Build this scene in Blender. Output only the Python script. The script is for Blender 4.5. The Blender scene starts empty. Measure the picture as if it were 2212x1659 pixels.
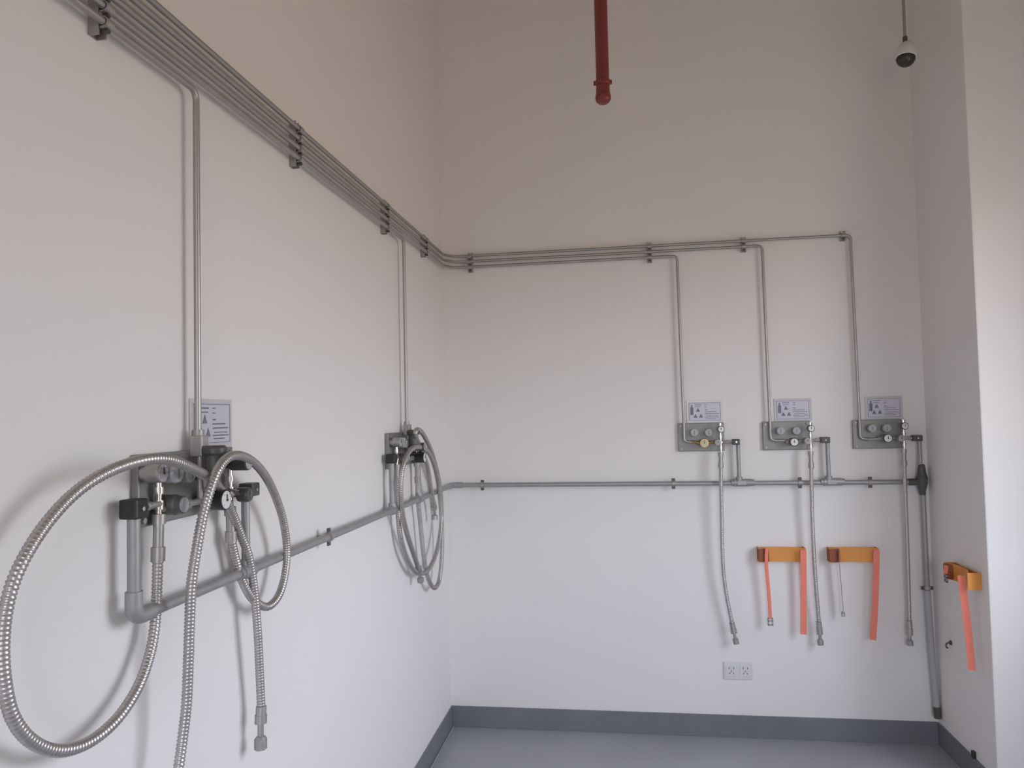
import bpy, bmesh, math, random
from mathutils import Vector, Matrix
random.seed(3)
C = bpy.context.scene.collection
SC = bpy.context.scene

# ------------------------------------------------------------------ camera, light, exposure
RW = 2.214            # width of the room at the far end
CEIL = 4.0
REAR = -6.6
OUT = 2.66            # inner face of the outer wall behind the pier
PIER = -0.548         # near edge of the pier

cam_d = bpy.data.cameras.new('camera')
cam = bpy.data.objects.new('camera', cam_d); C.objects.link(cam)
cam_d.sensor_width = 36.0
cam_d.lens = 36.0 * 1659.83 / 2212.0
cam_d.clip_start = 0.02
_r, _u, _w = Vector((0.989022, 0.146109, -0.022081)), Vector((0.027819, -0.037345, 0.998915)), Vector((-0.145125, 0.988563, 0.040999))
cam.matrix_world = Matrix(((_r.x, _u.x, -_w.x, 0.876275), (_r.y, _u.y, -_w.y, -3.706812), (_r.z, _u.z, -_w.z, 1.5), (0, 0, 0, 1)))
SC.camera = cam

world = bpy.data.worlds.new('sky'); SC.world = world; world.use_nodes = True
nt = world.node_tree; nt.nodes.clear()
wo = nt.nodes.new('ShaderNodeOutputWorld'); bg = nt.nodes.new('ShaderNodeBackground')
tc = nt.nodes.new('ShaderNodeTexCoord'); sp = nt.nodes.new('ShaderNodeSeparateXYZ'); cr = nt.nodes.new('ShaderNodeValToRGB')
mp = nt.nodes.new('ShaderNodeMapRange')
nt.links.new(tc.outputs['Generated'], sp.inputs[0]); nt.links.new(sp.outputs['Z'], mp.inputs['Value'])
mp.inputs['From Min'].default_value = -1; mp.inputs['From Max'].default_value = 1
nt.links.new(mp.outputs['Result'], cr.inputs['Fac']); nt.links.new(cr.outputs['Color'], bg.inputs['Color'])
nt.links.new(bg.outputs[0], wo.inputs[0])
el = cr.color_ramp.elements
el[0].position = 0.0; el[0].color = (0.24, 0.17, 0.105, 1)      # ground below the horizon
el[1].position = 1.0; el[1].color = (0.97, 1.05, 1.40, 1)       # overcast zenith
for pos, col in ((0.47, (0.34, 0.26, 0.18, 1)), (0.53, (0.98, 1.0, 1.09, 1))):
    e = el.new(pos); e.color = col
bg.inputs['Strength'].default_value = 6.0

# windows of the room (y range, z range) in the outer wall on the right: daylight comes in through them
WINS = [(-2.45, -1.06, 0.84, 2.36)]
for k, (y0, y1, z0, z1) in enumerate(WINS):
    ld = bpy.data.lights.new('daylight_portal', 'AREA'); ld.shape = 'RECTANGLE'; ld.size = y1 - y0; ld.size_y = z1 - z0
    ld.cycles.is_portal = True
    lo = bpy.data.objects.new('daylight_portal', ld); C.objects.link(lo)
    lo.location = (OUT + 0.22, (y0 + y1) / 2, (z0 + z1) / 2)
    lo.rotation_euler = (math.radians(90), 0, math.radians(90))   # faces -x
REARFILL = (0.60, 2.25, 0.80, 2.45)     # x range, z range of an unseen opening added to fill the back wall
ld = bpy.data.lights.new('daylight_portal', 'AREA'); ld.shape = 'RECTANGLE'; ld.size = REARFILL[1] - REARFILL[0]; ld.size_y = REARFILL[3] - REARFILL[2]
ld.cycles.is_portal = True
lo = bpy.data.objects.new('daylight_portal', ld); C.objects.link(lo)
lo.location = ((REARFILL[0] + REARFILL[1]) / 2, REAR - 0.18, (REARFILL[2] + REARFILL[3]) / 2); lo.rotation_euler = (math.radians(90), 0, 0)      # faces +y

vs = SC.view_settings
SC.display_settings.display_device = 'sRGB'
vs.view_transform = 'Standard'; vs.look = 'None'; vs.gamma = 1.0; vs.use_curve_mapping = False
vs.exposure = 0.76
SC.cycles.max_bounces = 10; SC.cycles.diffuse_bounces = 8; SC.cycles.transparent_max_bounces = 8
SC.cycles.use_denoising = True
SC.cycles.sample_clamp_indirect = 6.0

# ------------------------------------------------------------------ materials
def mat(name, col, rough=0.5, metal=0.0, noise=0.0, scale=8.0, bump=0.0, bscale=60.0, spec=None, stretch=None, alpha=1.0, coat=0.0):
    m = bpy.data.materials.new(name); m.use_nodes = True
    n = m.node_tree.nodes; l = m.node_tree.links; b = n['Principled BSDF']
    b.inputs['Roughness'].default_value = rough; b.inputs['Metallic'].default_value = metal
    b.inputs['Coat Weight'].default_value = coat
    if spec is not None: b.inputs['Specular IOR Level'].default_value = spec
    b.inputs['Base Color'].default_value = (*col, 1)
    t = n.new('ShaderNodeTexCoord'); src = t.outputs['Object']
    if stretch:
        mg = n.new('ShaderNodeMapping'); mg.inputs['Scale'].default_value = stretch
        l.new(src, mg.inputs[0]); src = mg.outputs[0]
    if noise > 0:
        nz = n.new('ShaderNodeTexNoise'); nz.inputs['Scale'].default_value = scale; nz.inputs['Detail'].default_value = 4
        l.new(src, nz.inputs['Vector'])
        r = n.new('ShaderNodeValToRGB')
        r.color_ramp.elements[0].position = 0.3; r.color_ramp.elements[1].position = 0.7
        r.color_ramp.elements[0].color = (*[max(0, c * (1 - noise)) for c in col], 1)
        r.color_ramp.elements[1].color = (*[min(1, c * (1 + noise)) for c in col], 1)
        l.new(nz.outputs['Fac'], r.inputs[0]); l.new(r.outputs[0], b.inputs['Base Color'])
    if bump > 0:
        nb = n.new('ShaderNodeTexNoise'); nb.inputs['Scale'].default_value = bscale; nb.inputs['Detail'].default_value = 3
        l.new(src, nb.inputs['Vector'])
        bp = n.new('ShaderNodeBump'); bp.inputs['Strength'].default_value = bump; bp.inputs['Distance'].default_value = 0.002
        l.new(nb.outputs['Fac'], bp.inputs['Height']); l.new(bp.outputs[0], b.inputs['Normal'])
    return m

M = dict(
    wall=mat('white_wall_paint', (0.822, 0.796, 0.779), 0.75, noise=0.015, scale=1.4, bump=0.12, bscale=90, spec=0.2),
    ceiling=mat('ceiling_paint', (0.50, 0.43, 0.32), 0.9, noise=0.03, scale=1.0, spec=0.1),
    floor=mat('grey_floor_paint', (0.36, 0.37, 0.415), 0.34, noise=0.07, scale=2.2, bump=0.05, bscale=40),
    base=mat('dark_skirting_paint', (0.185, 0.192, 0.212), 0.45, noise=0.06, scale=5),
    sealant=mat('sealant', (0.30, 0.31, 0.34), 0.5, noise=0.05, scale=20),
    steel=mat('stainless_tube', (0.42, 0.40, 0.385), 0.42, 0.7, noise=0.05, scale=30),
    pipe=mat('grey_pipe', (0.37, 0.365, 0.37), 0.5, 0.5, noise=0.06, scale=30),
    hose=mat('corrugated_steel', (0.50, 0.47, 0.455), 0.36, 0.75, noise=0.08, scale=60),
    chrome=mat('chrome', (0.72, 0.71, 0.70), 0.14, 1.0, noise=0.02, scale=40),
    plate=mat('brushed_plate', (0.262, 0.256, 0.247), 0.46, 0.5, noise=0.05, scale=20, stretch=(1, 1, 30), bump=0.05, bscale=80),
    zinc=mat('zinc_clamp', (0.42, 0.395, 0.38), 0.5, 0.6, noise=0.10, scale=60),
    black=mat('black_plastic', (0.022, 0.022, 0.020), 0.42, noise=0.2, scale=50),
    darkgrey=mat('dark_grey_plastic', (0.085, 0.080, 0.076), 0.4, noise=0.1, scale=40),
    green=mat('grey_green_casting', (0.125, 0.135, 0.120), 0.5, 0.2, noise=0.1, scale=40),
    dial=mat('white_dial', (0.78, 0.77, 0.76), 0.35, noise=0.03, scale=80),
    greydial=mat('pale_grey_knob', (0.42, 0.41, 0.43), 0.35, noise=0.04, scale=50),
    brass=mat('brass', (0.36, 0.25, 0.095), 0.32, 1.0, noise=0.1, scale=40),
    cream=mat('cream_dial', (0.62, 0.55, 0.38), 0.4, noise=0.08, scale=120),
    sheet=mat('white_sign_sheet', (0.60, 0.585, 0.68), 0.35, noise=0.01, scale=10),
    holder=mat('clear_grey_holder', (0.60, 0.58, 0.60), 0.2, noise=0.01, scale=10),
    ink=mat('violet_grey_ink', (0.20, 0.185, 0.26), 0.6, noise=0.05, scale=60),
    orange=mat('orange_powder_coat', (0.72, 0.30, 0.06), 0.42, noise=0.06, scale=14),
    rust=mat('rust_brown_webbing', (0.28, 0.085, 0.040), 0.7, noise=0.12, scale=60),
    strap=mat('orange_webbing', (0.86, 0.245, 0.175), 0.75, noise=0.08, scale=90, stretch=(1, 1, 4), bump=0.3, bscale=300),
    strapedge=mat('faded_webbing_edge', (0.34, 0.24, 0.23), 0.75, noise=0.08, scale=90),
    red=mat('red_pipe_paint', (0.21, 0.036, 0.034), 0.4, noise=0.06, scale=12),
    white=mat('white_plastic', (0.72, 0.71, 0.70), 0.4, noise=0.01, scale=20),
    smoke=mat('smoked_dome', (0.035, 0.034, 0.028), 0.25, noise=0.1, scale=20),
    hole=mat('socket_slot', (0.16, 0.16, 0.17), 0.6, noise=0.1, scale=50),
    alu=mat('window_aluminium', (0.65, 0.66, 0.68), 0.4, 0.3, noise=0.02, scale=20),
)
g = bpy.data.materials.new('window_glass'); g.use_nodes = True; gn = g.node_tree; gn.nodes.clear()
go = gn.nodes.new('ShaderNodeOutputMaterial'); gm = gn.nodes.new('ShaderNodeMixShader'); gt = gn.nodes.new('ShaderNodeBsdfTransparent'); gg = gn.nodes.new('ShaderNodeBsdfGlossy')
gt.inputs[0].default_value = (0.93, 0.95, 0.95, 1); gg.inputs['Roughness'].default_value = 0.02; gm.inputs[0].default_value = 0.06
gn.links.new(gt.outputs[0], gm.inputs[1]); gn.links.new(gg.outputs[0], gm.inputs[2]); gn.links.new(gm.outputs[0], go.inputs[0])
M['glass'] = g

# ------------------------------------------------------------------ mesh helpers
def frame_of(d):
    d = d.normalized(); a = Vector((0, 0, 1)) if abs(d.z) < 0.9 else Vector((1, 0, 0))
    x = a.cross(d).normalized(); return x, d.cross(x)

def box(bm, a, b, bev=0.0):
    x0, y0, z0 = [min(a[i], b[i]) for i in range(3)]; x1, y1, z1 = [max(a[i], b[i]) for i in range(3)]
    v = [bm.verts.new(c) for c in ((x0,y0,z0),(x1,y0,z0),(x1,y1,z0),(x0,y1,z0),(x0,y0,z1),(x1,y0,z1),(x1,y1,z1),(x0,y1,z1))]
    f = [bm.faces.new([v[i] for i in q]) for q in ((0,3,2,1),(4,5,6,7),(0,1,5,4),(1,2,6,5),(2,3,7,6),(3,0,4,7))]
    if bev > 0:
        es = list({e for q in f for e in q.edges})
        bmesh.ops.bevel(bm, geom=es, offset=bev, segments=2, profile=0.6, affect='EDGES')

def lathe(bm, p0, p1, prof, seg=20):
    """prof: list of (t, r), t measured in metres along p0->p1; flat ends get their own vertices"""
    p0, p1 = Vector(p0), Vector(p1); d = (p1 - p0).normalized(); x, y = frame_of(d)
    def ring(t, r): return [bm.verts.new(p0 + d * t + (x * math.cos(2*math.pi*k/seg) + y * math.sin(2*math.pi*k/seg)) * r) for k in range(seg)]
    for (t0, r0), (t1, r1) in zip(prof[:-1], prof[1:]):
        if abs(t1 - t0) < 1e-9:                       # a flat step
            if r0 < 1e-6 or r1 < 1e-6:
                rr = ring(t0, max(r0, r1))
                bm.faces.new(rr if r1 < r0 else rr[::-1]); continue
            a, b = ring(t0, r0), ring(t1, r1); sm = False
        else:
            a, b = ring(t0, max(r0, 1e-5)), ring(t1, max(r1, 1e-5)); sm = True
        for k in range(seg):
            f = bm.faces.new((a[k], a[(k+1) % seg], b[(k+1) % seg], b[k])); f.smooth = sm

def cyl(bm, p0, p1, r, seg=16, r2=None):
    L = (Vector(p1) - Vector(p0)).length
    lathe(bm, p0, p1, [(0, 0), (0, r), (L, r if r2 is None else r2), (L, 0)], seg)

def hexnut(bm, p0, p1, r): cyl(bm, p0, p1, r, 6)

def rounded(pts, rad, n=6):
    """polyline with its corners rounded"""
    P = [Vector(q) for q in pts]; out = [P[0]]
    for a, b, c in zip(P[:-2], P[1:-1], P[2:]):
        d0, d1 = (a - b), (c - b); r = min(rad, d0.length * .49, d1.length * .49)
        s, e = b + d0.normalized() * r, b + d1.normalized() * r
        for k in range(n + 1):
            t = k / n; out.append(s * (1-t)**2 + b * 2*t*(1-t) + e * t*t)
    out.append(P[-1]); return out

def smooth_path(pts, step):
    """Catmull-Rom through pts, resampled at an even step"""
    P = [Vector(q) for q in pts]; P = [P[0]*2 - P[1]] + P + [P[-1]*2 - P[-2]]; fine = []
    for i in range(1, len(P) - 2):
        a, b, c, d = P[i-1:i+3]
        for k in range(24):
            t = k / 24
            fine.append(.5*((2*b) + (c-a)*t + (2*a-5*b+4*c-d)*t*t + (3*b-a-3*c+d)*t**3))
    fine.append(P[-2]); out = [fine[0]]; acc = 0.0
    for a, b in zip(fine[:-1], fine[1:]):
        L = (b - a).length; pos = step - acc
        while pos <= L: out.append(a.lerp(b, pos / L)); pos += step
        acc = (acc + L) % step
    return out

def tube(bm, pts, r, seg=12, caps=True):
    P = [Vector(q) for q in pts]; rr = r if callable(r) else (lambda i: r)
    T = [(P[min(i+1, len(P)-1)] - P[max(i-1, 0)]).normalized() for i in range(len(P))]
    x, y = frame_of(T[0]); prev = None; first = None
    for i, q in enumerate(P):
        x = (x - T[i] * x.dot(T[i])).normalized(); y = T[i].cross(x)
        ring = [bm.verts.new(q + (x * math.cos(2*math.pi*k/seg) + y * math.sin(2*math.pi*k/seg)) * rr(i)) for k in range(seg)]
        if prev:
            for k in range(seg):
                f = bm.faces.new((prev[k], prev[(k+1) % seg], ring[(k+1) % seg], ring[k])); f.smooth = True
        else: first = ring
        prev = ring
    if caps:
        bm.faces.new([bm.verts.new(v.co) for v in first[::-1]]); bm.faces.new([bm.verts.new(v.co) for v in prev])

def corrugated(bm, pts, r=0.0098, pitch=0.0066, seg=10):
    q = smooth_path(pts, pitch / 3)
    tube(bm, q, lambda i: r * (1.0, 0.985, 0.80)[i % 3], seg)

def ribbon(bm, pts, wdir, width, thick):
    """strap along pts, its width along wdir"""
    P = [Vector(q) for q in pts]; w = Vector(wdir).normalized(); prev = None
    for i, q in enumerate(P):
        t = (P[min(i+1, len(P)-1)] - P[max(i-1, 0)]).normalized(); n = t.cross(w).normalized(); ww = n.cross(t)
        ring = [bm.verts.new(q + ww*(a*width/2) + n*(b*thick/2)) for a, b in ((-1,-1),(1,-1),(1,1),(-1,1))]
        if prev:
            for k in range(4): bm.faces.new((prev[k], prev[(k+1)%4], ring[(k+1)%4], ring[k]))
        else: bm.faces.new(ring[::-1])
        prev = ring
    bm.faces.new(prev)

class B:
    """collects shapes and links them as one mesh object"""
    def __init__(s): s.bm = bmesh.new()
    def __getattr__(s, k):
        f = globals()[k]
        return lambda *a, **kw: (f(s.bm, *a, **kw), s)[1]
    def put(s, name, material, parent=None, label=None):
        bmesh.ops.recalc_face_normals(s.bm, faces=s.bm.faces[:])
        me = bpy.data.meshes.new(name); s.bm.to_mesh(me); s.bm.free()
        me.materials.append(M[material])
        o = bpy.data.objects.new(name, me); C.objects.link(o)
        if parent: o.parent = parent
        if label: o['label'] = label
        return o

def thing(name, label, cat, loc, rotz=0.0, group=None):
    o = bpy.data.objects.new(name, None); C.objects.link(o); o.empty_display_size = 0.05
    o.location = loc; o.rotation_euler = (0, 0, rotz); o['label'] = label; o['category'] = cat
    if group: o['group'] = group
    return o

def struct(o): o['kind'] = 'structure'; return o

# local frame on a wall: X along the wall to the right, -Y out of the wall, Z up
BACK, LEFT, RIGHT = 0.0, math.pi / 2, -math.pi / 2
def wall_root(name, label, cat, wall, u, z, group=None):
    loc = {BACK: (u, 0, z), LEFT: (0, u, z), RIGHT: (RW, -u, z)}[wall]
    return thing(name, label, cat, loc, wall, group)

# ------------------------------------------------------------------ the room
struct(B().box((-0.2, REAR - 0.2, -0.15), (OUT + 0.3, 0.2, 0)).put('floor', 'floor'))
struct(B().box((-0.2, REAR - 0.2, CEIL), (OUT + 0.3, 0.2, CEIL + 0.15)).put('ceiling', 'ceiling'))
struct(B().box((-0.2, REAR, 0), (0, 0.2, CEIL)).put('wall_left', 'wall'))
struct(B().box((0, 0, 0), (RW, 0.2, CEIL)).put('wall_back', 'wall'))
rx0, rx1, rz0, rz1 = REARFILL
fw = B(); fw.box((-0.2, REAR - 0.2, 0), (rx0, REAR, CEIL)); fw.box((rx1, REAR - 0.2, 0), (OUT + 0.3, REAR, CEIL))
fw.box((rx0, REAR - 0.2, 0), (rx1, REAR, rz0)); fw.box((rx0, REAR - 0.2, rz1), (rx1, REAR, CEIL)); struct(fw.put('wall_front', 'wall'))
f = B(); y0, y1, t = REAR - 0.14, REAR - 0.08, 0.05
for a, b in (((rx0, y0, rz0), (rx0 + t, y1, rz1)), ((rx1 - t, y0, rz0), (rx1, y1, rz1)), ((rx0 + t, y0, rz0), (rx1 - t, y1, rz0 + t)), ((rx0 + t, y0, rz1 - t), (rx1 - t, y1, rz1))): f.box(a, b, 0.004)
w = struct(f.put('window_3', 'alu'))  # frame of the added opening behind the camera, there for fill light
B().box((rx0 + t, y0 + 0.025, rz0 + t), (rx1 - t, y0 + 0.031, rz1 - t)).put('pane', 'glass', w)
struct(B().box((RW, PIER, 0), (OUT + 0.3, 0.2, CEIL), 0.006).put('wall_right', 'wall'))       # pier at the far right
ow = B(); ys = sorted([REAR, PIER] + [v for w in WINS for v in w[:2]])
for a, b in zip(ys[:-1], ys[1:]):
    w = [q for q in WINS if abs(q[0] - a) < 1e-6]
    if w:
        ow.box((OUT, a, 0), (OUT + 0.3, b, w[0][2])); ow.box((OUT, a, w[0][3]), (OUT + 0.3, b, CEIL))
    else: ow.box((OUT, a, 0), (OUT + 0.3, b, CEIL))
struct(ow.put('wall_outer', 'wall'))
for k, (y0, y1, z0, z1) in enumerate(WINS):
    f = B(); x0, x1, t = OUT + 0.10, OUT + 0.16, 0.05
    for a, b in (((x0, y0, z0), (x1, y0 + t, z1)), ((x0, y1 - t, z0), (x1, y1, z1)), ((x0, y0 + t, z0), (x1, y1 - t, z0 + t)), ((x0, y0 + t, z1 - t), (x1, y1 - t, z1)),
                 ((x0, (y0 + y1) / 2 - 0.025, z0 + t), (x1, (y0 + y1) / 2 + 0.025, z1 - t))): f.box(a, b, 0.004)
    w = struct(f.put('window_%d' % (k + 1), 'alu'))
    for a, b in ((y0 + t, (y0 + y1) / 2 - 0.025), ((y0 + y1) / 2 + 0.025, y1 - t)):
        B().box((x0 + 0.025, a, z0 + t), (x0 + 0.031, b, z1 - t)).put('pane', 'glass', w)
    B().box((OUT - 0.02, y0 - 0.03, z0 - 0.03), (OUT + 0.1, y1 + 0.03, z0), 0.004).put('sill', 'wall', w)
BH, BT = 0.1, 0.006
struct(B().box((BT, -BT, 0), (RW - BT, 0, BH), 0.0015).put('baseboard_back', 'base'))
struct(B().box((0, REAR, 0), (BT, 0, BH), 0.0015).put('baseboard_left', 'base'))
struct(B().box((RW - BT, PIER, 0), (RW, -BT, BH), 0.0015).put('baseboard_right', 'base'))
struct(B().tube([(BT + 0.004, REAR + 0.01, 0.002), (BT + 0.004, -0.012, 0.002)], 0.005, 8).put('trim_1', 'sealant'))

# ------------------------------------------------------------------ supply pipes (world coordinates, five runs under each other on the left wall)
PN, PR = 0.026, 0.0066
PZ = [2.285, 2.258, 2.231, 2.204, 2.177]
def supply_pipe(label, pts, nut, n_axis):
    """pts in world coordinates; the last point is the end at the panel"""
    base = Vector(pts[-1])
    t = thing('gas_pipe', label, 'pipe', base)
    B().tube(rounded([Vector(q) - base for q in pts], 0.024), PR, 12).put('tube', 'steel', t)
    for a, b, r in nut: B().hexnut(Vector(a) - base, Vector(b) - base, r).put('nut', 'zinc', t)
    return t
far = REAR + 0.02
LOWZ = 1.362
for k, (u, uz, lab) in enumerate(((1.925, 2.292, 'topmost thin steel pipe along both walls, dropping to the panel nearest the right corner'),
                                  (1.534, 2.264, 'second highest thin steel pipe, dropping to the middle panel of the back wall'),
                                  (1.145, 2.236, 'third highest thin steel pipe, dropping to the brass-dial panel on the back wall'))):
    z = PZ[k]
    supply_pipe(lab, [(PN, far, z), (PN, -0.10, z), (PN + 0.045, -PN, (z + uz) / 2), (u - 0.008, -PN, uz), (u, -PN, LOWZ), (u + 0.03, -PN, LOWZ - 0.004)],
                [((u + 0.022, -PN, LOWZ - 0.004), (u + 0.036, -PN, LOWZ - 0.004), 0.0095)], 0)
supply_pipe('fourth steel pipe from the top, dropping to the far coiled-hose panel on the left wall',
            [(PN, far, PZ[3]), (PN, -0.782, PZ[3]), (PN, -0.782, 1.462)], [((PN, -0.782, 1.462), (PN, -0.782, 1.485), 0.011)], 1)
supply_pipe('lowest steel pipe of the bundle, dropping to the near coiled-hose panel on the left wall',
            [(PN, far, PZ[4]), (PN, -2.270, PZ[4]), (PN, -2.270, 1.462)], [((PN, -2.270, 1.462), (PN, -2.270, 1.485), 0.012)], 1)

# clamps that hold the bundle: a strut channel, one saddle and one bolt for every pipe
def clamp(label, wall, u, zs, group=None):
    z0, z1 = min(zs) - 0.022, max(zs) + 0.022
    t = wall_root('pipe_clamp', label, 'clamp', wall, u, z0)
    n = PN - PR
    b = B()
    b.box((-0.011, -0.002, 0), (0.011, 0, z1 - z0)); b.box((-0.011, -n, 0), (-0.008, -0.002, z1 - z0)); b.box((0.008, -n, 0), (0.011, -0.002, z1 - z0))
    b.put('channel', 'zinc', t)
    for z in zs:
        s = B(); zz = z - z0; pts = []
        for k in range(9):
            a = math.pi * k / 8; pts.append((0, -PN - math.sin(a) * (PR + 0.002), zz + math.cos(a) * (PR + 0.002)))
        s.ribbon([(0, -n - 0.0015, zz + PR + 0.009)] + [(0, -n - 0.0015, zz + PR + 0.003)] + pts + [(0, -n - 0.0015, zz - PR - 0.003)], (1, 0, 0), 0.020, 0.0022)
        so = s.put('saddle', 'zinc', t)
        bb = B(); bb.hexnut((0, -n - 0.001, zz - 0.0135), (0, -n - 0.012, zz - 0.0135), 0.0042); bb.put('bolt', 'darkgrey', so)
    return t
clamp('nearest clamp on the five-pipe bundle, at the upper left edge of the photo', LEFT, -2.545, PZ)
clamp('clamp on the left wall bundle just beyond the first pipe drop', LEFT, -1.762, PZ[:4])
clamp('clamp on the left wall bundle right above the far panel pipe drop', LEFT, -0.985, PZ[:4])
clamp('clamp on the left wall bundle closest to the room corner', LEFT, -0.425, PZ[:3])
bz = lambda u: [2.288 + 0.0025 * (u > 1), 2.262, 2.235]
clamp('triple pipe clamp on the back wall beside the left room corner', BACK, 0.14, [2.2845, 2.2585, 2.2315])
clamp('triple pipe clamp on the back wall just before the first pipe drop', BACK, 1.01, [2.2885, 2.262, 2.2354])
clamp('double pipe clamp on the back wall before the middle pipe drop', BACK, 1.444, [2.290, 2.2636])
clamp('single pipe clamp near the right end of the topmost back wall pipe', BACK, 1.887, [2.2918])

# ------------------------------------------------------------------ vent line
VN, VR, VZ = 0.034, 0.0108, 1.168
vent = thing('vent_pipe', 'long grey vent pipe running round both walls below the panels and down the right corner', 'pipe', (VN, -0.14, VZ))
def V(*q): return Vector(q) - Vector((VN, -0.14, VZ))
LV, LV2, LW, LW2 = -2.486, -2.093, -1.010, -0.650           # risers on the left wall
RB = (1.386, 1.780, 2.172)                                 # risers on the back wall
B().tube([V(*q) for q in rounded([(VN, LV, 1.345), (VN, LV, VZ), (VN, -VN, VZ), (2.178, -VN, VZ - 0.004), (2.178, -VN, 0.69)], 0.03)], VR, 16).put('pipe_run', 'pipe', vent)
for y in (LV2, LW, LW2):
    B().cyl(V(VN, y, VZ), V(VN, y, 1.345), 0.0095, 14).put('riser', 'pipe', vent)
for x in RB:
    B().cyl(V(x, -VN, VZ), V(x, -VN, 1.350), 0.0092, 14).put('riser', 'pipe', vent)
def tee(c, d, up, a=0.022, b=0.034, r=0.0165):
    c, d = Vector(c), Vector(d); s = B()
    s.cyl(V(*(c - d * a)), V(*(c + d * b)), r, 16)
    s.hexnut(V(*(c - d * (a + 0.012))), V(*(c - d * a)), r * 0.93); s.hexnut(V(*(c + d * b)), V(*(c + d * (b + 0.012))), r * 0.93)
    if up: s.cyl(V(*c), V(*(c + Vector((0, 0, 0.026)))), r * 0.86, 14)
    return s.put('tee_fitting', 'pipe', vent)
for y in (LV2, LW, LW2): tee((VN, y, VZ), (0, 1, 0), True, 0.024, 0.024)
for x in RB[:2]:
    o = tee((x, -VN, VZ), (1, 0, 0), True, 0.024, 0.054, 0.0175)
    B().box(V(x - 0.010, -VN - 0.0195, VZ - 0.010), V(x + 0.028, -VN - 0.0160, VZ + 0.010), 0.002).put('name_plate', 'greydial', o)
s = B(); c = (2.176, -VN, VZ - 0.004)
s.lathe(V(2.176, -VN, VZ - 0.062), V(2.176, -VN, VZ + 0.075), [(0, 0), (0, 0.013), (0.02, 0.015), (0.05, 0.023), (0.075, 0.025), (0.095, 0.019), (0.12, 0.016), (0.137, 0.012), (0.137, 0)], 18)
s.cyl(V(2.130, -VN, VZ - 0.004), V(2.17, -VN, VZ - 0.004), 0.0155, 16); s.hexnut(V(2.118, -VN, VZ - 0.004), V(2.131, -VN, VZ - 0.004), 0.0165)
s.put('corner_tee', 'darkgrey', vent)  # corner tee, its shadow built into the dark colour and bulged shape
e = B(); e.tube([V(*q) for q in rounded([(VN, LV, VZ + 0.045), (VN, LV, VZ), (VN, LV + 0.045, VZ)], 0.034)], 0.0145, 16); e.put('elbow', 'pipe', vent)
e = B(); e.tube([V(*q) for q in rounded([(VN, -0.085, VZ), (VN, -VN, VZ), (0.085, -VN, VZ)], 0.034)], 0.0145, 16); e.put('elbow', 'pipe', vent)
e = B(); e.tube([V(*q) for q in ((2.178, -VN, 0.685), (2.185, -VN, 0.42), (2.196, -VN, 0.175))], 0.0135, 16); e.put('drain_sleeve', 'greydial', vent, 'pale sleeve at the foot of the corner downpipe')
e = B(); e.cyl(V(2.196, -VN, 0.178), V(2.1985, -VN, 0.128), 0.015, 16); e.put('drain_cap', 'darkgrey', vent, 'dark cap at the foot of the downpipe')

def vent_clip(label, wall, u, z, vertical=False):
    t = wall_root('pipe_clip', label, 'clip', wall, u, z)
    up = Vector((1, 0, 0)) if vertical else Vector((0, 0, 1)); ax = Vector((0, 0, 1)) if vertical else Vector((1, 0, 0))
    c = Vector((0, -VN, 0)); r = VR + 0.002; n = Vector((0, -1, 0))
    pts = [c + up * (math.cos(2*math.pi*k/20)) * r + n * math.sin(2*math.pi*k/20) * r for k in range(21)]
    B().ribbon(pts, ax, 0.016, 0.003).put('ring', 'zinc', t)
    q = ax * 0.008
    for sg in (-1, 1):
        a, b = c + up * sg * (r - 0.001) - q + n * 0.003, c + up * sg * (r + 0.012) + q - n * 0.003
        B().box(a, b, 0.001).put('lug', 'darkgrey', t)
    B().cyl((0, -0.0, 0), (0, -VN + r, 0), 0.0045, 10).put('stud', 'zinc', t)
    return t
vent_clip('clip on the grey vent pipe between the two coiled-hose panels', LEFT, -1.612, VZ)
vent_clip('clip on the back wall vent pipe next to the left room corner', BACK, 0.181, VZ - 0.001)
vent_clip('clip on the back wall vent pipe below the brass-dial panel', BACK, 1.088, VZ - 0.002)
vent_clip('clip on the vent pipe beside the middle hanging hose', BACK, 1.654, VZ - 0.003)
vent_clip('clip on the vent pipe between the middle and the right hanging hoses', BACK, 1.957, VZ - 0.004)
vent_clip('clip on the vertical downpipe in the right corner', BACK, 2.178, 0.695, True)

# ------------------------------------------------------------------ gas panels
def gauge(root, x, z, n0, n1, r, body='darkgrey', face='dial', name='gauge', needle=True, rim=1.18, label=None):
    """round body standing off the wall along -Y with a dial on its end"""
    s = B()
    s.lathe((x, -n0, z), (x, -n1, z), [(0, 0), (0, r * .8), ((n1 - n0) * .25, r * .8), ((n1 - n0) * .3, r * rim), (n1 - n0 - .002, r * rim), (n1 - n0, r * rim * .95), (n1 - n0, r), (n1 - n0 - .0015, r), (n1 - n0 - .0015, 0)], 24)
    o = s.put(name, body, root, label)
    B().lathe((x, -n1 + .002, z), (x, -n1 - .0015, z), [(0, 0), (0, r * .97), (.0025, r * .97), (.0035, r * .8), (.0035, 0)], 24).put('dial', face, o)
    if needle:
        b = B(); b.box((x - .0011, -n1 - .003, z - r * .15), (x + .0011, -n1 - .0018, z + r * .62)); 
        b.cyl((x, -n1 - .001, z), (x, -n1 - .004, z), r * .13, 10)
        for k in range(7):
            a = math.radians(-130 + 260 * k / 6); b.box((x + math.sin(a) * r * .78 - .0006, -n1 - .0022, z + math.cos(a) * r * .78 - .0006), (x + math.sin(a) * r * .78 + .0006, -n1 - .0014, z + math.cos(a) * r * .78 + .0006))
        b.put('needle', 'darkgrey', o)
    return o

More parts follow.
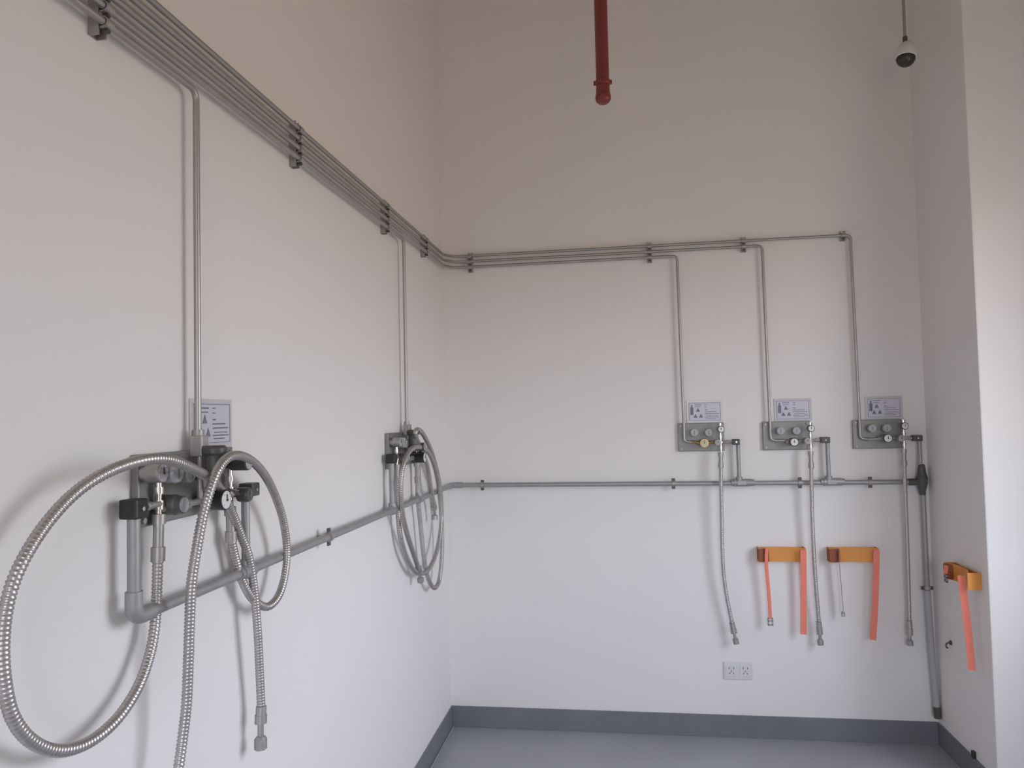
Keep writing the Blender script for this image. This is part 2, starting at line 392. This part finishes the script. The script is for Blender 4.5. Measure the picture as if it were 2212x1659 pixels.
def handle(root, x, z, n0, n1, r, material='greydial', name='valve_knob'):
    s = B(); L = n1 - n0
    prof = [(0, 0), (0, r * .35), (L * .35, r * .35), (L * .35, r * .92), (L * .45, r), (L * .88, r), (L, r * .86), (L, 0)]
    s.lathe((x, -n0, z), (x, -n1, z), prof, 22)
    o = s.put(name, material, root)
    b = B(); b.box((x - .0016, -n1 - .002, z - r * .55), (x + .0016, -n1 + .001, z + r * .55)); b.put('pointer', 'plate', o)
    return o

def plate(root, x0, x1, z0, z1):
    s = B(); s.box((x0, -.016, z0), (x1, -.0005, z1), .003); o = s.put('back_plate', 'plate', root)
    for x in (x0 + .013, x1 - .013):
        for z in (z0 + .012, z1 - .012):
            b = B(); b.hexnut((x, -.0155, z), (x, -.021, z), .0055); b.put('bolt', 'zinc', o)

def relief(root, x, z, n, sx, sz, material, stem_x):
    """black relief valve block with its threaded connection"""
    s = B(); s.box((x - sx / 2, -n - .017, z - sz / 2), (x + sx / 2, -n + .017, z + sz / 2), .004); o = s.put('relief_valve', material, root)
    b = B(); b.cyl((x, -n - .016, z), (x, -n - .0195, z), .004, 10); b.put('screw', 'chrome', o)
    s = B(); a, e = sorted((x, stem_x)); m = (a + e) / 2
    s.cyl((a, -n, z), (e, -n, z), .0055, 12); s.hexnut((m - .008, -n, z), (m + .002, -n, z), .0088); s.cyl((m + .004, -n, z), (m + .009, -n, z), .0075, 14)
    s.put('connector', 'zinc', root)

def back_panel(label, x0, tube_x, h, reg, lr, ur, bv, brass=False):
    """all arguments are (x, z) on the back wall; h the two knobs, reg the regulator, lr / ur the gauges, bv the relief valve"""
    cx, z0 = x0 + .106, 1.314
    t = wall_root('gas_manifold', label, 'gas panel', BACK, cx, z0)
    q = lambda p_: (p_[0] - cx, p_[1] - z0)
    plate(t, -.106, .106, 0, .131)
    for hh in h: handle(t, *q(hh), .016, .050, .0185)
    rx, rz = q(reg)
    s = B()                                                # regulator body and the line through it
    s.lathe((rx, -.016, rz), (rx, -.056, rz), [(0, 0), (0, .017), (.022, .017), (.026, .012), (.04, .012), (.04, 0)], 20)
    s.put('regulator_body', 'brass' if brass else 'zinc', t)
    gauge(t, rx, rz, .054, .080, .0165 if not brass else .0175, 'brass' if brass else 'darkgrey', 'cream' if brass else 'dial', 'regulator_gauge', label='brass gauge with a cream dial' if brass else None)
    lx, lz = q(lr); ux, uz = q(ur)
    s = B(); y = -.034
    s.cyl((tube_x - cx + .03, y, LOWZ - z0 - .004), (lx, y, lz), .0055, 12)
    s.hexnut((rx - .03, y, rz), (rx - .018, y, rz), .0095); s.hexnut((rx + .018, y, rz), (rx + .03, y, rz), .0095)
    s.put('feed_line', 'brass' if brass else 'steel', t)
    gauge(t, lx, lz, .030, .078, .0125, 'zinc', 'greydial', 'outlet_gauge')
    gauge(t, ux, uz, .055, .082, .0135, 'darkgrey', 'dial', 'pressure_gauge')
    s = B(); s.cyl((ux - .002, -.066, -.006), (ux - .002, -.066, uz + .026), .0052, 12)
    for zz in (.012, .062): s.hexnut((ux - .002, -.066, zz), (ux - .002, -.066, zz + .012), .0085)
    s.hexnut((ux - .002, -.066, uz + .016), (ux - .002, -.066, uz + .028), .008)
    s.cyl((ux - .002, -.066, lz), (ux - .002, -.016, lz), .0075, 12)
    s.put('outlet_column', 'chrome', t)
    bx, bz_ = q(bv); relief(t, bx, bz_, VN + .006, .040 if not brass else .033, .027, 'darkgrey', ux - .002)
    return t
back_panel('gas panel with a brass dial, leftmost of the three on the back wall', 1.117, 1.145, ((1.190, 1.402), (1.255, 1.401)), (1.231, 1.354), (1.291, 1.356), (1.307, 1.416), (1.376, 1.356), True)
back_panel('middle gas panel on the back wall with all white dials', 1.501, 1.534, ((1.576, 1.403), (1.646, 1.402)), (1.627, 1.352), (1.685, 1.356), (1.702, 1.412), (1.768, 1.358))
back_panel('shaded gas panel on the back wall nearest the right corner', 1.897, 1.925, ((1.973, 1.407), (2.035, 1.406)), (2.027, 1.362), (2.084, 1.361), (2.099, 1.415), (2.160, 1.360))

def side_panel(label, y0, y1, pipe_y, e):
    """two-outlet panel on the left wall; e holds the (y, z) of its fittings"""
    cy, z0 = (y0 + y1) / 2, 1.314
    t = wall_root('gas_manifold', label, 'gas panel', LEFT, cy, z0)
    q = lambda k: (e[k][0] - cy, e[k][1] - z0)
    plate(t, y0 - cy, y1 - cy, 0, .131)
    px = pipe_y - cy
    s = B(); s.box((px - .013, -.042, .118), (px + .013, -.014, .160), .003); s.cyl((px, -PN, .158), (px, -PN, .172), .009, 12); s.put('inlet_fitting', 'zinc', t)
    x, z = q('cap'); s = B()
    s.lathe((x, -.055, z - .062), (x, -.055, z - .006), [(0, 0), (0, .013), (.018, .013), (.018, .0185), (.056, .0185), (.056, 0)], 22); s.cyl((x, -.055, z - .045), (x, -.015, z - .045), .011, 14)
    o = s.put('shutoff_valve', 'green', t)
    B().lathe((x, -.055, z - .006), (x, -.055, z + .013), [(0, 0), (0, .0235), (.004, .026), (.014, .026), (.019, .021), (.019, 0)], 26).put('cap', 'darkgrey', o)
    gauge(t, *q('UR'), .030, .085, .0140, 'darkgrey', 'greydial', 'pressure_gauge', rim=1.12)
    gauge(t, *q('reg'), .026, .076, .0185, 'black', 'dial', 'regulator_gauge', rim=1.12)
    handle(t, *q('LR'), .030, .070, .0160, 'darkgrey', 'outlet_knob')
    x, z = q('stud'); s = B(); s.lathe((x, -.02, z), (x, -.056, z), [(0, 0), (0, .009), (.02, .009), (.024, .006), (.036, .0055), (.036, 0)], 14); s.put('bleed_valve', 'chrome', t)
    handle(t, *q('hA'), .016, .060, .0190); handle(t, *q('hB'), .016, .050, .0150)
    x, z = q('regL'); s = B(); s.lathe((x, -.016, z), (x, -.060, z), [(0, 0), (0, .019), (.03, .019), (.034, .0165), (.044, .0165), (.044, 0)], 22); o = s.put('left_regulator', 'green', t)
    B().cyl((x, -.0595, z), (x, -.0625, z), .014, 20).put('dial', 'greydial', o)
    gauge(t, *q('UL'), .016, .055, .0165, 'zinc', 'greydial', 'left_gauge', rim=1.05)
    xl, xr = q('fitL')[0], q('fitR')[0]
    for x, zt in ((xl, q('UL')[1]), (xr, q('UR')[1])):      # vertical outlet columns above the hoses
        s = B(); s.cyl((x, -.030, .0), (x, -.030, zt), .0062, 12); s.hexnut((x, -.030, .030), (x, -.030, .046), .011); s.hexnut((x, -.030, .058), (x, -.030, .070), .010); s.put('outlet_column', 'chrome', t)
    s = B(); zz = q('reg')[1]
    s.cyl((xl, -.030, zz), (xr, -.030, zz), .0065, 12)
    for f in (.2, .36, .62, .8): s.hexnut((xl + (xr - xl) * f - .007, -.030, zz), (xl + (xr - xl) * f + .007, -.030, zz), .0105)
    s.cyl((px, -.030, zz), (px, -.030, .13), .0065, 12); s.put('feed_line', 'zinc', t)
    x, z = q('bvL'); relief(t, x, z, VN, .034, .034, 'black', xl)
    x, z = q('bvR'); relief(t, x, z, VN, .036, .030, 'darkgrey', xr)
    return t
E1 = dict(cap=(-2.261, 1.440), UR=(-2.174, 1.412), reg=(-2.252, 1.343), LR=(-2.140, 1.342), stud=(-2.160, 1.348), bvR=(-2.075, 1.347), hA=(-2.393, 1.408),
          hB=(-2.332, 1.400), regL=(-2.377, 1.348), UL=(-2.433, 1.411), bvL=(-2.486, 1.354), fitL=(-2.408, 1.335), fitR=(-2.153, 1.317))
side_panel('near gas panel with the big coiled hoses on the left wall', -2.447, -2.114, -2.270, E1)
E2 = {k: (v[0] + 1.470, v[1]) for k, v in E1.items()}
E2.update(UR=(-.738, 1.385), reg=(-.705, 1.340), bvL=(-1.010, 1.354), bvR=(-.640, 1.347), fitL=(-.936, 1.328), fitR=(-.661, 1.320))
side_panel('far gas panel with the coiled hoses close to the left room corner', -.985, -.635, -.782, E2)

# ------------------------------------------------------------------ flexible hoses
PA1 = [(0.03, -2.411, 1.256), (0.03, -2.414, 1.203), (0.033, -2.423, 1.152), (0.036, -2.442, 1.1), (0.04, -2.482, 1.053), (0.044, -2.542, 1.022), (0.045, -2.609, 1.012), (0.045, -2.673, 1.025), (0.045, -2.726, 1.06), (0.045, -2.761, 1.107), (0.045, -2.776, 1.161), (0.045, -2.779, 1.217), (0.05, -2.775, 1.271), (0.055, -2.756, 1.317), (0.06, -2.715, 1.365), (0.07, -2.667, 1.404), (0.085, -2.615, 1.429), (0.1, -2.556, 1.441), (0.105, -2.494, 1.438), (0.1, -2.415, 1.417), (0.075, -2.309, 1.389), (0.05, -2.221, 1.354), (0.042, -2.169, 1.309), (0.042, -2.13, 1.254), (0.045, -2.1, 1.199), (0.045, -2.076, 1.117), (0.045, -2.062, 1.022), (0.042, -2.049, 0.935), (0.04, -2.039, 0.854)]
PA1s = [(0.03, -2.408, 1.335), (0.03, -2.411, 1.256)]
PA1e = [(0.04, -2.039, 0.854), (0.04, -2.042, 0.817), (0.04, -2.043, 0.789), (0.04, -2.043, 0.76)]
PA2 = [(0.03, -2.15, 1.248), (0.03, -2.133, 1.205), (0.035, -2.115, 1.156), (0.04, -2.077, 1.105), (0.045, -2.02, 1.072), (0.05, -1.971, 1.083), (0.05, -1.933, 1.124), (0.05, -1.919, 1.182), (0.055, -1.946, 1.253), (0.06, -1.992, 1.314), (0.07, -2.061, 1.369), (0.08, -2.135, 1.407), (0.09, -2.211, 1.428), (0.1, -2.282, 1.431), (0.105, -2.333, 1.411), (0.105, -2.365, 1.372), (0.1, -2.382, 1.323), (0.095, -2.394, 1.266), (0.09, -2.402, 1.209), (0.085, -2.4, 1.142), (0.08, -2.397, 1.067), (0.075, -2.395, 0.992), (0.07, -2.401, 0.928), (0.07, -2.416, 0.877), (0.07, -2.433, 0.837)]
PA2s = [(0.03, -2.153, 1.317), (0.03, -2.15, 1.248)]
PA2e = [(0.07, -2.433, 0.837), (0.07, -2.439, 0.816), (0.07, -2.441, 0.794), (0.07, -2.444, 0.776)]
PB1 = [(0.03, -0.933, 1.265), (0.03, -0.932, 1.179), (0.032, -0.91, 1.056), (0.035, -0.816, 0.944), (0.04, -0.698, 0.879), (0.045, -0.549, 0.868), (0.05, -0.412, 0.937), (0.05, -0.333, 1.068), (0.055, -0.386, 1.206), (0.06, -0.512, 1.335), (0.065, -0.662, 1.423), (0.07, -0.777, 1.453), (0.07, -0.818, 1.436), (0.06, -0.717, 1.382), (0.05, -0.576, 1.301), (0.045, -0.495, 1.193), (0.042, -0.448, 1.132)]
PB1s = [(0.03, -0.936, 1.328), (0.03, -0.933, 1.265)]
PB1e = [(0.042, -0.448, 1.132), (0.042, -0.434, 1.101), (0.042, -0.427, 1.076), (0.042, -0.429, 1.054)]
PB2 = [(0.03, -0.652, 1.24), (0.03, -0.65, 1.165), (0.03, -0.621, 1.067), (0.032, -0.592, 0.949), (0.035, -0.557, 0.856), (0.04, -0.504, 0.791), (0.042, -0.434, 0.764), (0.045, -0.368, 0.794), (0.048, -0.328, 0.913), (0.05, -0.342, 1.069), (0.055, -0.418, 1.229), (0.065, -0.57, 1.339), (0.07, -0.726, 1.38), (0.072, -0.874, 1.383), (0.072, -0.981, 1.341), (0.068, -1.013, 1.271), (0.06, -0.98, 1.168), (0.052, -0.892, 1.067), (0.048, -0.795, 0.976), (0.045, -0.721, 0.908)]
PB2s = [(0.03, -0.661, 1.32), (0.03, -0.652, 1.24)]
PB2e = [(0.045, -0.721, 0.908), (0.045, -0.702, 0.882), (0.045, -0.689, 0.861), (0.045, -0.683, 0.841)]
H1 = [(1.301, -0.07, 1.245), (1.299, -0.065, 1.05), (1.297, -0.06, 0.881), (1.3, -0.055, 0.754), (1.313, -0.05, 0.637), (1.331, -0.045, 0.532)]
H1s = [(1.303, -0.07, 1.31), (1.301, -0.07, 1.245)]
H1e = [(1.331, -0.045, 0.532), (1.339, -0.045, 0.484), (1.343, -0.045, 0.463), (1.348, -0.045, 0.436)]
H2 = [(1.697, -0.07, 1.24), (1.695, -0.065, 1.048), (1.697, -0.06, 0.861), (1.702, -0.055, 0.695), (1.711, -0.045, 0.542)]
H2s = [(1.697, -0.07, 1.309), (1.697, -0.07, 1.24)]
H2e = [(1.711, -0.045, 0.542), (1.713, -0.045, 0.487), (1.714, -0.045, 0.466), (1.715, -0.045, 0.439)]
H3 = [(2.092, -0.07, 1.245), (2.093, -0.065, 1.047), (2.093, -0.06, 0.802), (2.094, -0.045, 0.555)]
H3s = [(2.093, -0.07, 1.313), (2.092, -0.07, 1.245)]
H3e = [(2.094, -0.045, 0.555), (2.093, -0.045, 0.49), (2.092, -0.045, 0.47), (2.093, -0.045, 0.445)]

def hose(label, start, mid, end, r=0.0098):
    base = Vector(start[0]); t = thing('flexible_hose', label, 'hose', base)
    rel = lambda pts: [Vector(q) - base for q in pts]
    B().corrugated(rel(mid), r).put('corrugated_hose', 'hose', t)
    a, b = rel(start); L = (b - a).length
    B().lathe(a, b, [(0, 0), (0, .0125), (.018, .0125), (.018, .0095), (L * .75, .0095), (L * .75, .0125), (L + .006, .0125), (L + .006, 0)], 16).put('upper_fitting', 'steel', t)
    a, b, c, d = rel(end); s = B(); L = (b - a).length
    s.lathe(a, b, [(0, 0), (0, .0118), (L * .5, .0118), (L * .5, .0135), (L, .0135), (L, 0)], 16); s.cyl(b, c, .0068, 12)
    o = s.put('end_fitting', 'steel', t)
    L = (d - c).length; B().lathe(c, d, [(0, 0), (0, .0095), (L * .2, .0140), (L, .0140), (L, .008), (L - .006, .008), (L - .006, 0)], 6).put('nut', 'zinc', o)
    return t
hose('corrugated steel hose in one big loop at the left edge, its free end hanging lowest', PA1s, PA1, PA1e)
hose('corrugated steel hose with the small loop on the near panel, running out at the bottom', PA2s, PA2, PA2e)
hose('corrugated steel hose on the far panel whose short free end hangs beside the corner', PB1s, PB1, PB1e)
hose('corrugated steel hose on the far left wall panel hanging lowest in a narrow loop', PB2s, PB2, PB2e)
hose('slightly bent steel hose hanging from the brass-dial panel', H1s, H1, H1e, .0092)
hose('steel hose hanging from the middle panel between the orange brackets', H2s, H2, H2e, .0092)
hose('straight steel hose hanging from the panel nearest the right corner', H3s, H3, H3e, .0092)

# ------------------------------------------------------------------ gas information signs
def sign(label, wall, u, z, w=.166, h=.103):
    t = wall_root('information_sign', label, 'sign', wall, u, z)
    B().box((-w / 2, -.0035, 0), (w / 2, -.0005, h), .0008).put('holder', 'holder', t)
    a = w / 2 - .009; b = .008
    o = B().box((-a, -.0046, b), (a, -.0034, h - b)).put('sheet', 'sheet', t)
    s = B(); y0, y1 = -.0052, -.0045
    for p0, p1 in (((-a + .002, h - b - .0035), (a - .002, h - b - .002)), ((-a + .002, b + .002), (a - .002, b + .0032)), ((-a + .002, b + .002), (-a + .0034, h - b - .002)), ((a - .0034, b + .002), (a - .002, h - b - .002))):
        s.box((p0[0], y0, p0[1]), (p1[0], y1, p1[1]))
    s.put('border', 'ink', o)
    s = B(); x = -a + .008                                  # cylinder pictogram
    s.box((x, y0, h * .36), (x + .014, y1, h * .70)); s.box((x + .004, y0, h * .70), (x + .010, y1, h * .82))
    s.put('pictogram', 'ink', o)
    s = B()                                                 # three hazard triangles
    for cx, cz in ((-.031, h * .50), (-.043, h * .23), (-.018, h * .23)):
        v = [[s.bm.verts.new((cx + dx, y, cz + dz)) for dx, dz in ((-.0095, 0), (.0095, 0), (0, .0185))] for y in (y0, y1)]
        s.bm.faces.new(v[0]); s.bm.faces.new(v[1][::-1])
        for k in range(3): s.bm.faces.new((v[0][k], v[0][(k+1)%3], v[1][(k+1)%3], v[1][k]))
    s.put('hazard_symbol', 'ink', o)
    s = B(); rnd = random.Random(5)                         # lines of print too small to read
    for k, (x0, x1, zz, th) in enumerate(((-.046, -.016, .80, .003), (-.046, -.018, .72, .0022), (.0, .012, .80, .0026), (.0, .012, .70, .0026), (.0, .013, .56, .0032), (.0, .052, .47, .003), (.0, .064, .385, .003), (.006, .060, .30, .0022), (.0, .066, .235, .0026), (.004, .05, .17, .0022))):
        x = x0
        while x < x1:
            L = rnd.uniform(.004, .011); s.box((x, y0, h * zz), (min(x + L, x1), y1, h * zz + th)); x += L + .0016
    s.put('print', 'ink', o)
    return t
sign('white printed sign above the brass-dial panel', BACK, 1.244, 1.447)
sign('white printed sign above the middle panel of the back wall', BACK, 1.641, 1.447)
sign('shaded printed sign above the panel nearest the right corner', BACK, 2.038, 1.447, .160)
sign('white printed sign on the left wall above the near panel', LEFT, -2.177, 1.446)

# ------------------------------------------------------------------ cylinder brackets with straps
def bracket(label, wall, u, z, w, left, right, thin_left=False, wx=(1, 0, 0)):
    """z is the lower edge; left / right: lists of (x, z, n) below the bar"""
    t = wall_root('cylinder_bracket', label, 'bracket', wall, u, z)
    h, d = .066, .050
    s = B(); n = 14; ring = []
    for k in range(n + 1):                                  # shallow cradle, its horns standing out from the wall
        x = -w / 2 + w * k / n; f = (2 * k / n - 1) ** 2
        yo = -(.022 + (d - .022) * f); yi = yo + .004
        ring.append([s.bm.verts.new((x, yo, 0)), s.bm.verts.new((x, yo, h)), s.bm.verts.new((x, yi, h)), s.bm.verts.new((x, yi, 0))])
    for a, b in zip(ring[:-1], ring[1:]):
        for k in range(4): s.bm.faces.new((a[k], a[(k+1)%4], b[(k+1)%4], b[k]))
    s.bm.faces.new(ring[0][::-1]); s.bm.faces.new(ring[-1])
    for x0, x1 in ((-w/2 - .003, -w/2 + .001), (w/2 - .001, w/2 + .003)): s.box((x0, -d, 0), (x1, -.0005, h), .001)
    s.box((-w/2, -.005, .004), (w/2, -.0005, h - .004), .001)
    o = s.put('cradle', 'orange', t)
    s = B(); s.box((-w/2 - .004, -d - .004, .004), (-w/2 + .042, -.002, h - .004), .004); s.put('strap_wrap', 'rust', t, 'rust brown webbing wound round the left end')
    s = B(); pl = smooth_path([(x, -nn, zz) for x, zz, nn in left], .02); s.ribbon(pl, (0.25, 1, 0) if thin_left else (1, .6, 0), .026 if thin_left else .017, .003); s.put('left_strap', 'strapedge' if thin_left else 'strap', t)
    s = B(); pr = smooth_path([(x, -nn, zz) for x, zz, nn in right], .02); s.ribbon(pr, wx, .026, .0035); s.put('right_strap', 'strap', t)
    a = pl[-1]; s = B(); k = .6 if thin_left else 1
    for x0, x1, z0, z1 in ((-.012, -.007, -.030, .004), (.007, .012, -.030, .004), (-.012, .012, -.012, -.006), (-.012, .012, -.030, -.024), (-.012, .012, .0, .004)):
        s.box((a.x + x0 * k, a.y - .004, a.z + z0 * k), (a.x + x1 * k, a.y + .004, a.z + z1 * k), .0008)
    s.put('buckle', 'zinc', t)
    return t
bracket('orange cylinder bracket with a buckled strap, left of the two on the back wall', BACK, 1.562, .806, .200,
        [(-.068, .066, .060), (-.072, .02, .058), (-.070, -.05, .054), (-.064, -.16, .052), (-.062, -.255, .050)], [(.090, .06, .060), (.089, 0, .058), (.086, -.12, .054), (.080, -.32, .050)])
bracket('orange cylinder bracket on the back wall nearest the right corner', BACK, 1.872, .806, .204,
        [(-.066, .06, .058), (-.066, .0, .056), (-.060, -.13, .053), (-.056, -.235, .050)], [(.092, .06, .060), (.090, 0, .058), (.080, -.17, .054), (.064, -.352, .050)], True)
bracket('orange cylinder bracket on the right wall beside the bright window reveal', RIGHT, .380, .788, .215,
        [(-.07, .06, .056), (-.075, .03, .058), (-.078, .012, .058)], [(.080, .05, .060), (.084, 0, .058), (.090, -.14, .050), (.094, -.315, .042)], False, (.3, 1, 0))

# ------------------------------------------------------------------ small things on the walls
t = wall_root('power_outlet', 'white double power outlet low on the back wall', 'outlet', BACK, 1.357, .264)
s = B(); s.box((-.064, -.009, 0), (.064, -.0005, .078), .003); s.put('cover_plate', 'white', t)
for x in (-.031, .031):
    o = B().box((x - .026, -.0105, .012), (x + .026, -.0085, .066), .0015).put('socket', 'white', t)
    s = B()
    for dx in (-.010, .010): s.box((x + dx - .0015, -.0112, .047), (x + dx + .0015, -.0102, .056))
    s.box((x - .0015, -.0112, .034), (x + .0015, -.0102, .042))
    for dx, k in ((-.008, .35), (.008, -.35)):
        p0, p1 = Vector((x + dx - .004 * k / .35 * .5, -.0108, .024)), Vector((x + dx + .004 * k / .35 * .5, -.0108, .032)); s.ribbon([p0, p1], (1, 0, 0), .0028, .001)
    s.put('slot', 'hole', o)
t = wall_root('wall_hook', 'tiny dark hook on the right wall, left of the hanging strap', 'hook', RIGHT, .176, .485)
s = B(); s.cyl((0, 0, .012), (0, -.006, .012), .010, 12); s.tube(rounded([(0, -.004, .012), (0, -.020, .010), (.0, -.022, -.006), (0, -.014, -.010)], .006), .0035, 8); s.put('hook', 'darkgrey', t)
t = wall_root('cable_clip', 'tiny dark clip on top of the right skirting', 'clip', RIGHT, .361, BH - .004)
s = B(); s.box((-.010, -.012, .002), (.010, -.0005, .030), .002); s.put('clip_body', 'black', t)

# ------------------------------------------------------------------ things hanging from the ceiling
t = thing('sprinkler_pipe', 'red fire pipe hanging from the ceiling with a rounded end', 'pipe', (.8309, -1.1274, 2.545))
L = CEIL - 2.545
B().cyl((0, 0, .03), (0, 0, L), .0222, 24).put('pipe', 'red', t)
s = B(); s.lathe((0, 0, 0), (0, 0, .060), [(0, 0), (0, .008), (.003, .016), (.009, .0225), (.016, .0262), (.026, .0265), (.034, .0245), (.040, .0235), (.06, .0228), (.06, 0)], 24); s.put('end_cap', 'red', t)
s = B(); s.lathe((0, 0, .066), (0, 0, .082), [(0, 0), (0, .0245), (.004, .026), (.012, .026), (.016, .0245), (.016, 0)], 24)
for a in (0, math.pi): s.box((math.cos(a) * .026 - .005, -.006, .068), (math.cos(a) * .026 + .005, .006, .080), .001)
s.put('coupling', 'red', t)
t = thing('dome_camera', 'white dome camera with a dark lens cover on a thin rod near the right corner', 'camera', (2.072, -.354, 2.908))
L = CEIL - 2.908
B().cyl((0, 0, .128), (0, 0, L), .0062, 12).put('rod', 'pipe', t)
B().cyl((0, 0, .112), (0, 0, .134), .0095, 14).put('rod_joint', 'darkgrey', t)
s = B(); d = Vector((-.16, -.22, -1)).normalized(); c = Vector((0, 0, .044))
s.lathe(c - d * .076, c + d * .004, [(0, 0), (0, .013), (.008, .022), (.024, .033), (.045, .040), (.066, .042), (.078, .0415), (.08, .040), (.08, 0)], 26); s.put('housing', 'white', t)
s = B(); s.lathe(c + d * .0035, c + d * .040, [(0, 0), (0, .0375)] + [(.034 * math.sin(a), max(.0375 * math.cos(a), 1e-5)) for a in [math.pi / 2 * k / 8 for k in range(1, 9)]], 26); s.put('lens_cover', 'smoke', t)
